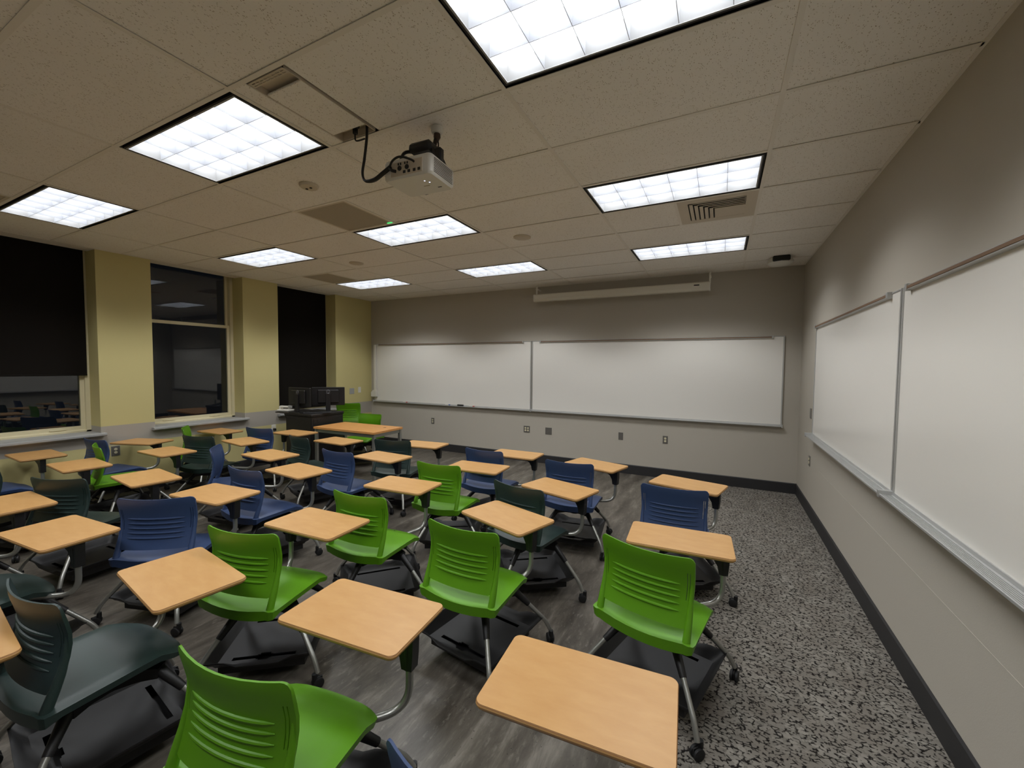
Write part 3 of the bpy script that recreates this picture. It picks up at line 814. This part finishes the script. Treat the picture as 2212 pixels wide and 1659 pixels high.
def back_mesh(m):
    half = [.2, .45, .7, .868, .882, .915, .929, .97, 1]
    us = [-u for u in reversed(half)]+[0]+half
    ts = [0, .02, .06, .14, .25, .36, .5, .63, .765, .85, .93, .975, .993, 1]
    z0, z1 = 0.497, 0.822
    def fn(u, t):
        z = z0+(z1-z0)*t
        hw = 0.218+0.014*t
        for d, r in ((t*(z1-z0), 0.03), ((1-t)*(z1-z0), 0.028)):
            if d < r: hw -= r-math.sqrt(max(0, r*r-(r-d)**2))
        x = u*hw
        zz = z-0.006*(1-u*u)*sm((t-.8)/.2)+0.010*u*u*(1-sm(t/0.2))*0
        return (x, back_y(x, z), zz)
    return MB().slab(us, ts, fn, lambda u, t: (0, 0.011-0.004*sm((t-.8)/.2), 0), hole=lambda u, t: .36 < t < .765 and (.868 < abs(u) < .882 or .915 < abs(u) < .929)).mesh('backrest', m, True, 50)
def rib_mesh(m, z):
    pts = []; rs = []
    for k in range(13):
        q = k/12*2-1; x = q*0.168
        pts.append((x, back_y(x, z)-0.001, z)); rs.append(0.0016+0.0052*math.sqrt(max(0, 1-q**4)))
    return MB().tube(pts, rs, 8, flat=1.0).mesh('rib', m)
def upright_mesh(m, s):
    p = [(s*0.214, back_y(s*0.22, z)+0.003, z) for z in (0.435, 0.47, 0.51, 0.56, 0.62, 0.69)]
    return MB().tube(p, [0.0185, 0.0175, 0.0165, 0.014, 0.011, 0.006], 12).mesh('upright', m)
CH = {}
for col in ('green', 'blue', 'dark'):
    m = M[col]
    CH[col] = dict(seat=seat_mesh(m), back=back_mesh(m), ribs=[rib_mesh(m, z) for z in (0.565, 0.595, 0.625, 0.655, 0.685)], up=[upright_mesh(m, s) for s in (-1, 1)])
# under-seat hub: moulded spider with four shoulders
def hub_mesh():
    o = MB().lathe([(0.05, 0.290), (0.062, 0.33), (0.07, 0.40), (0.075, 0.424)], n=20)
    for k in range(4):
        a = math.radians(45+90*k); c, s = math.cos(a), math.sin(a)
        prof = [(0.02, 0.400, 0.075), (0.02, 0.298, 0.055), (0.13, 0.378, 0.042), (0.13, 0.318, 0.034), (0.205, 0.362, 0.026), (0.20, 0.318, 0.023)]
        vs = []
        for (r, z, w) in prof:
            for q in (-1, 1): vs.append((c*r-s*w*q, s*r+c*w*q, z))
        fs = []
        for i in (0, 4):
            fs += [(i, i+1, i+5, i+4), (i+2, i+6, i+7, i+3), (i, i+4, i+6, i+2), (i+1, i+3, i+7, i+5)]
        fs += [(0, 2, 3, 1), (8, 9, 11, 10)]
        o.add(vs, fs)
    o.bbox(-0.12, 0.12, -0.13, 0.13, 0.412, 0.428, 0.006)
    return o.mesh('swivel_hub', M['black'], True, 35)
LR = 0.425
LEGM = MB().tube(rounded([(0.21, 0, 0.332), (0.395, 0, 0.136), (LR, 0, 0.075)], 0.05), 0.0125, 12).mesh('leg', M['tube'])
SLEEVE = MB().tube([(0.165, 0, 0.350), (0.20, 0, 0.338), (0.285, 0, 0.252)], [0.021, 0.0225, 0.0165], 12).mesh('leg_sleeve', M['black'])
def caster_mesh():
    o = MB()
    for s in (-1, 1):
        a, b = (0.004, 0.021) if s > 0 else (-0.021, -0.004)
        o.lathe([(0.020, a), (0.027, a+0.003), (0.028, a+0.008), (0.027, b-0.003), (0.020, b)], (0, 0, 0.028), 'X', 18)
    o.lathe([(0.009, 0.03), (0.013, 0.055), (0.013, 0.08)], (0.0, 0.016, 0), n=12)
    o.bbox(-0.004, 0.004, -0.024, 0.028, 0.02, 0.056, 0.003)
    return o.mesh('caster', M['rubber'], True, 40)
CASTER = caster_mesh()
HUB = hub_mesh()
def tray_mesh():
    hu = [x/0.272 for x in (0.026, 0.038, 0.10, 0.156, 0.19, 0.218, 0.24, 0.258, 0.272)]
    hv = [y/0.262 for y in (0.05, 0.10, 0.137, 0.147, 0.153, 0.177, 0.183, 0.193, 0.21, 0.236, 0.252, 0.262)]
    us = [-u for u in reversed(hu)]+[0]+hu; vs_ = [-v for v in reversed(hv)]+[0]+hv
    def fn(u, v):
        d = max(abs(u), abs(v))
        return (u*0.272, v*0.262, 0.112+0.052*sm((d-0.80)/0.2)-0.030*sm((abs(v)-0.82)/0.18)*(1-sm((abs(u)-0.35)/0.3)))
    def cut(u, v):
        x, y = abs(u*0.272), v*0.262; q = abs(abs(y)-0.165)
        if x < 0.156 and q < 0.012: return True
        return y < 0 and ((x < 0.038 and q < 0.018) or (x < 0.026 and q < 0.028))
    o = MB().slab(us, vs_, fn, lambda u, v: (0, 0, -0.006), hole=cut)
    o.box(-0.21, 0.21, -0.20, 0.20, 0.062, 0.066)
    for (a, b, c, d) in ((-0.21, 0.21, -0.20, -0.196), (-0.21, 0.21, 0.196, 0.20), (-0.21, -0.206, -0.196, 0.196), (0.206, 0.21, -0.196, 0.196)): o.box(a, b, c, d, 0.066, 0.1085)
    return o.mesh('storage_tray', M['tray'], True, 35)
TRAY = tray_mesh()
TW, TD, TZ = 0.552, 0.338, 0.71
def tablet_meshes():
    out = rrect(TW, TD, 0.026, 6); n = len(out)
    def ring(off, z):
        k = (TW/2-off)/(TW/2); k2 = (TD/2-off)/(TD/2)
        return [(x*k, y*k2, z) for (x, y) in out]
    top = MB().add(ring(0.0025, 0.0)+ring(0.0025, -0.002), [tuple(range(n)), tuple(range(2*n-1, n-1, -1))]+[(k, (k+1) % n, n+(k+1) % n, n+k) for k in range(n)])
    e = MB(); prof = [(0.0035, -0.0008), (0.0005, -0.004), (0.0, -0.009), (0.002, -0.016), (0.007, -0.022)]
    vs = [p for (a, z) in prof for p in ring(a, z)]
    fs = [(i*n+k, i*n+(k+1) % n, (i+1)*n+(k+1) % n, (i+1)*n+k) for i in range(4) for k in range(n)]
    fs += [tuple(4*n+k for k in range(n)), tuple(range(n))]
    e.add(vs, fs)
    return top.mesh('tablet_top', M['maple'], True, 40), e.mesh('edge_band', M['ply'], True, 50)
TAB, EDGE = tablet_meshes()
def bracket_mesh():
    # local x points from the post towards the tablet's middle
    prof = [(-0.022, 0.555), (0.022, 0.555), (0.030, 0.60), (0.050, 0.635), (0.09, 0.662), (0.17, 0.680), (0.17, 0.6885), (-0.03, 0.6885), (-0.027, 0.61)]
    o = MB(); n = len(prof); vs = []
    for s in (-1, 1):
        for (x, z) in prof:
            w = 0.021 if x < 0.04 else 0.021+0.02*(x-0.04)/0.13
            vs.append((x, s*w, z))
    o.add(vs, [tuple(range(n)), tuple(range(2*n-1, n-1, -1))]+[(k, (k+1) % n, n+(k+1) % n, n+k) for k in range(n)])
    o.lathe([(0.0215, 0.553), (0.0225, 0.60), (0.024, 0.66)], n=16)
    return o.mesh('tablet_bracket', M['black'], True, 35)
BRACKET = bracket_mesh()

def base_parts(t, col, base_rot, lift=0.0):
    m = CH[col]
    def L(nm, me, par=t, rot=0.0, z=0.0):
        o = link(nm, me, par); o.rotation_euler[2] = rot; o.location.z = z; return o
    L('seat', m['seat'], z=lift)
    b = L('backrest', m['back'], z=lift)
    for r in m['ribs']: link('rib', r, b)
    for u in m['up']: L('upright', u, z=lift)
    L('swivel_hub', HUB, rot=base_rot, z=lift)
    for k in range(4):
        a = base_rot+math.radians(45+90*k)
        g = L('leg', LEGM, rot=a)
        if lift: g.scale = (1, 1, 1)
        link('leg_sleeve', SLEEVE, g)
        c = link('caster', CASTER, g, (LR, 0, 0)); c.rotation_euler[2] = random.uniform(0, 6.28)
    L('storage_tray', TRAY, rot=base_rot)

WORD = {'green': 'green', 'blue': 'blue', 'dark': 'dark green'}
ORD = ['first', 'second', 'third', 'fourth', 'fifth', 'sixth', 'seventh']
def tablet_chair(col, x, y, yaw, tx, ty, tyaw, base, label, side=1, mx=0.228, my=-0.01):
    """chair at (x,y); yaw, tyaw, base in degrees from 'facing the front wall'; tablet centre (tx,ty)"""
    t = thing('tablet_chair', label, 'chair', (x, y, 0), math.radians(yaw), group='tablet chairs set out in rows')
    base_parts(t, col, math.radians(base-yaw))
    inv = Matrix.Rotation(-math.radians(yaw), 2)
    p = inv @ Vector((tx-x, ty-y)); r = math.radians(tyaw-yaw)
    tb = link('tablet', TAB, t, (p.x, p.y, TZ), r)
    link('edge_band', EDGE, tb)
    mo = p + Matrix.Rotation(r, 2) @ Vector((side*mx, my))
    b = link('tablet_bracket', BRACKET, t, (mo.x, mo.y, 0), r+(math.pi if side > 0 else 0))
    d = mo.normalized()
    path = rounded([(d.x*0.03, d.y*0.03, 0.394), (mo.x, mo.y, 0.394), (mo.x, mo.y, 0.60)], 0.10, 8)
    MB().tube(path, 0.0145, 12).build('tablet_arm', M['tube'], t)
    return t
COLS = {
 'in the column along the carpet strip': [
  ('blue', 0.702, 1.53, 1, 0.764, 1.886, -14, 28, 1), ('green', 0.728, 0.413, -13, 0.80, 0.660, 3, -15, 1), ('blue', 0.55, -0.95, -3, 0.632, -0.672, 4, -20, 1)],
 'second column from the carpet strip': [
  ('blue', -0.228, 1.913, 1, -0.105, 2.185, -16, 8, 1), ('dark', -0.273, 1.034, -12, -0.149, 1.263, -16, 36, 1), ('green', -0.241, 0.204, -1, -0.235, 0.509, -18, -8, 1), ('green', -0.287, -0.968, 7, -0.253, -0.686, 5, 14, 1)],
 'third column from the carpet strip': [
  ('blue', -1.17, 2.0, -2, -1.02, 2.235, 1, -18, 1), ('green', -1.228, 1.289, 2, -1.085, 1.53, 3, 30, -1), ('green', -1.176, 0.343, 3, -1.312, 0.738, 4, 48, 1), ('green', -1.269, -0.385, 12, -1.22, -0.137, 3, 38, -1), ('dark', -1.33, -1.091, 2, -1.216, -0.865, -8, -8, -1), ('blue', -1.47, -1.86, 0, -1.395, -1.515, -6, 20, 1)],
 'fourth column from the carpet strip': [
  ('dark', -2.424, 1.95, 14, -2.27, 2.18, 6, 0, 1), ('blue', -2.424, 1.237, -2, -2.203, 1.429, -3, 25, 1), ('blue', -2.513, 0.379, 0, -2.462, 0.63, -5, -16, 1), ('blue', -2.351, -0.366, 34, -2.388, -0.11, 5, 18, 1), ('dark', -2.50, -1.17, 3, -2.40, -0.93, 4, 12, 1)],
 'fifth column from the carpet strip': [
  ('dark', -3.46, 1.578, -10, -3.359, 1.838, -1, -20, 1), ('blue', -3.49, 0.70, -38, -3.321, 0.916, -3, 10, 1), ('dark', -3.49, -0.462, 22, -3.374, -0.14, -6, 5, 1), ('dark', -3.50, -1.18, 5, -3.374, -0.905, 0, 22, 1)],
 'sixth column from the carpet strip': [
  ('blue', -4.58, 1.752, 9, -4.40, 1.976, 2, 15, -1), ('dark', -4.60, 1.023, 14, -4.343, 1.252, -7, 30, 1), ('green', -4.73, 0.219, -14, -4.457, 0.476, 0, 5, 1), ('dark', -4.62, -0.50, -8, -4.448, -0.226, -4, 18, 1)],
 'in the column along the window wall': [
  ('green', -5.29, 1.27, -32, -5.44, 1.539, 2, 10, 1), ('blue', -5.31, 0.36, 5, -5.40, 0.626, 20, 0, 1), ('blue', -5.30, -0.55, 0, -5.40, -0.266, -2, 15, 1)],
}
SIT = {}
for cn, lst in COLS.items():
    for i, (col, x, y, yaw, tx, ty, tyaw, base, side) in enumerate(lst):
        lab = '%s tablet-arm chair, %s from front wall, %s' % (WORD[col], ORD[i], cn)
        tablet_chair(col, x, y, yaw, tx, ty, tyaw, base, lab, side)

# chairs of the teaching corner, without tablets
t = thing('task_chair', 'green swivel chair pushed behind the teacher table', 'chair', (-4.42, 3.235, 0), math.radians(188))
base_parts(t, 'green', math.radians(45))
t = thing('tall_task_chair', 'green raised swivel chair standing behind the black lectern', 'chair', (-5.28, 3.80, 0), math.radians(25))
base_parts(t, 'green', math.radians(10), 0.145)
MB().lathe([(0.034, 0.32), (0.034, 0.46)], n=16).build('height_column', M['black'], t)

# ------------------------------------------------------------------ teacher table
t = thing('teacher_table', 'maple-topped teacher table with grey legs beside the lectern', 'table', (-3.885, 2.645, 0), math.radians(2))
hx, hy = 0.60, 0.305
out = rrect(2*hx, 2*hy, 0.012, 3)
MB().prism(out, 0.712, 0.74, 'Z').build('table_top', M['maple_table'], t, False)
MB().lathe([(0.022, 0.738), (0.022, 0.7415), (0.017, 0.7418)], (hx-0.2, 0.13, 0), n=16).build('grommet', M['cork'], t)
for sx in (-1, 1):
    for sy in (-1, 1):
        x, y = sx*(hx-0.035), sy*(hy-0.035)
        MB().bbox(x-0.021, x+0.021, y-0.021, y+0.021, 0.0, 0.712, 0.004).build('leg', M['tube'], t, False)
for sy in (-1, 1): MB().box(-hx+0.056, hx-0.056, sy*(hy-0.035)-0.012, sy*(hy-0.035)+0.012, 0.66, 0.712).build('apron', M['tube'], t, False)
for sx in (-1, 1): MB().box(sx*(hx-0.035)-0.012, sx*(hx-0.035)+0.012, -hy+0.056, hy-0.056, 0.66, 0.712).build('apron', M['tube'], t, False)

# ------------------------------------------------------------------ lectern
t = thing('lectern', 'black equipment lectern with side shelf in the window corner', 'lectern', (-4.92, 2.70, 0))
hx, hy = 0.32, 0.305
MB().bbox(-hx+0.01, hx-0.01, -hy+0.01, hy-0.01, 0.06, 0.865, 0.006).build('cabinet_body', M['lectern'], t, False)
MB().bbox(-hx, hx, -hy, hy, 0.865, 0.905, 0.006).build('top', M['lectern'], t, False)
MB().bbox(-hx+0.03, hx-0.03, -hy+0.004, -hy+0.012, 0.10, 0.83, 0.003).build('front_panel', M['lectern'], t, False)
MB().bbox(hx-0.012, hx-0.004, -hy+0.04, hy-0.04, 0.10, 0.83, 0.003).build('side_panel', M['lectern'], t, False)
MB().lathe([(0.024, hx-0.006), (0.024, hx+0.001), (0.018, hx+0.002)], (0, -hy+0.12, 0.80), 'X', 16).build('cable_port', M['black'], t)
MB().bbox(-hx-0.245, -hx, -hy, hy-0.1, 0.885, 0.903, 0.004).build('side_shelf', M['lectern'], t, False)
MB().prism([(-hx, 0.62), (-hx, 0.885), (-hx-0.2, 0.885), (-hx-0.18, 0.87)], -0.2, -0.18, 'Y').build('shelf_bracket', M['black'], t, False)
for sx in (-1, 1):
    for sy in (-1, 1):
        MB().lathe([(0.018, -0.012), (0.028, -0.010), (0.028, 0.010), (0.018, 0.012)], (sx*(hx-0.06), sy*(hy-0.06), 0.028), 'X', 14).build('caster', M['rubber'], t)
        MB().box(sx*(hx-0.06)-0.018, sx*(hx-0.06)+0.018, sy*(hy-0.06)-0.018, sy*(hy-0.06)+0.018, 0.045, 0.062).build('caster_plate', M['black'], t, False)

def emblem(parent, y, z):
    ring = [(0.026*math.cos(2*PI*k/20), y, z+0.026*math.sin(2*PI*k/20)) for k in range(21)]
    MB().tube(ring, 0.0022, 6, caps=False).build('emblem_ring', M['emblem'], parent)
    cu = bpy.data.curves.new('emblem_text', 'FONT'); cu.body = 'DELL'; cu.size = 0.018; cu.align_x = 'CENTER'; cu.align_y = 'CENTER'; cu.extrude = 0.0008
    tmp = bpy.data.objects.new('emblem_text', cu); C.objects.link(tmp)
    dg = bpy.context.evaluated_depsgraph_get()
    me = bpy.data.meshes.new_from_object(tmp.evaluated_get(dg)); me.materials.clear(); me.materials.append(M['emblem'])
    bpy.data.objects.remove(tmp)
    o = link('emblem_lettering', me, parent, (0, y-0.0008, z)); o.rotation_euler = (math.radians(90), 0, 0)
def monitor(x, y, yaw, label):
    # its back faces local -y
    t = thing('monitor', label, 'monitor', (x, y, 0.905), math.radians(yaw), group='monitors on the lectern')
    s = MB().bbox(-0.25, 0.25, -0.004, 0.022, 0.10, 0.40, 0.006).build('screen_shell', M['black'], t, False)
    MB().bbox(-0.16, 0.16, -0.03, -0.002, 0.14, 0.36, 0.012).build('rear_housing', M['black'], t, False)
    MB().box(-0.238, 0.238, 0.0215, 0.0235, 0.115, 0.388).build('display', M['screen_glass'], t, False)
    MB().bbox(-0.035, 0.035, -0.055, -0.022, 0.01, 0.30, 0.006).build('stand_post', M['black'], t, False)
    MB().bbox(-0.12, 0.12, -0.10, 0.09, 0.0, 0.012, 0.004).build('stand_foot', M['black'], t, False)
    emblem(t, -0.032, 0.33)
monitor(-4.77, 2.84, 44, 'black monitor seen from behind, nearer the teacher table')
monitor(-5.03, 2.50, 2, 'black monitor seen from behind, nearer the window')
t = thing('keyboard', 'flat black keyboard on the lectern top', 'keyboard', (-4.70, 2.58, 0.905), math.radians(44))
MB().bbox(-0.2, 0.2, -0.06, 0.06, 0.0, 0.014, 0.004).build('case', M['black'], t, False)
for r in range(4):
    for k in range(13): MB().box(-0.19+k*0.0292, -0.19+k*0.0292+0.024, -0.052+r*0.0265, -0.052+r*0.0265+0.022, 0.014, 0.019).build('key', M['rubber'], t, False)
t = thing('document_camera', 'folded white document camera stacked on the lectern side shelf', 'camera', (-5.42, 2.53, 0.9035), math.radians(12))
MB().bbox(-0.1, 0.11, -0.08, 0.08, 0.0, 0.03, 0.008).build('base', M['white'], t, False)
MB().bbox(-0.1, 0.09, -0.03, 0.03, 0.055, 0.085, 0.01).build('folded_arm', M['white'], t, False)
MB().bbox(-0.105, -0.07, -0.035, 0.035, 0.025, 0.075, 0.008).build('hinge', M['white'], t, False)
MB().bbox(0.07, 0.115, -0.03, 0.03, 0.045, 0.095, 0.008).build('camera_head', M['alu'], t, False)
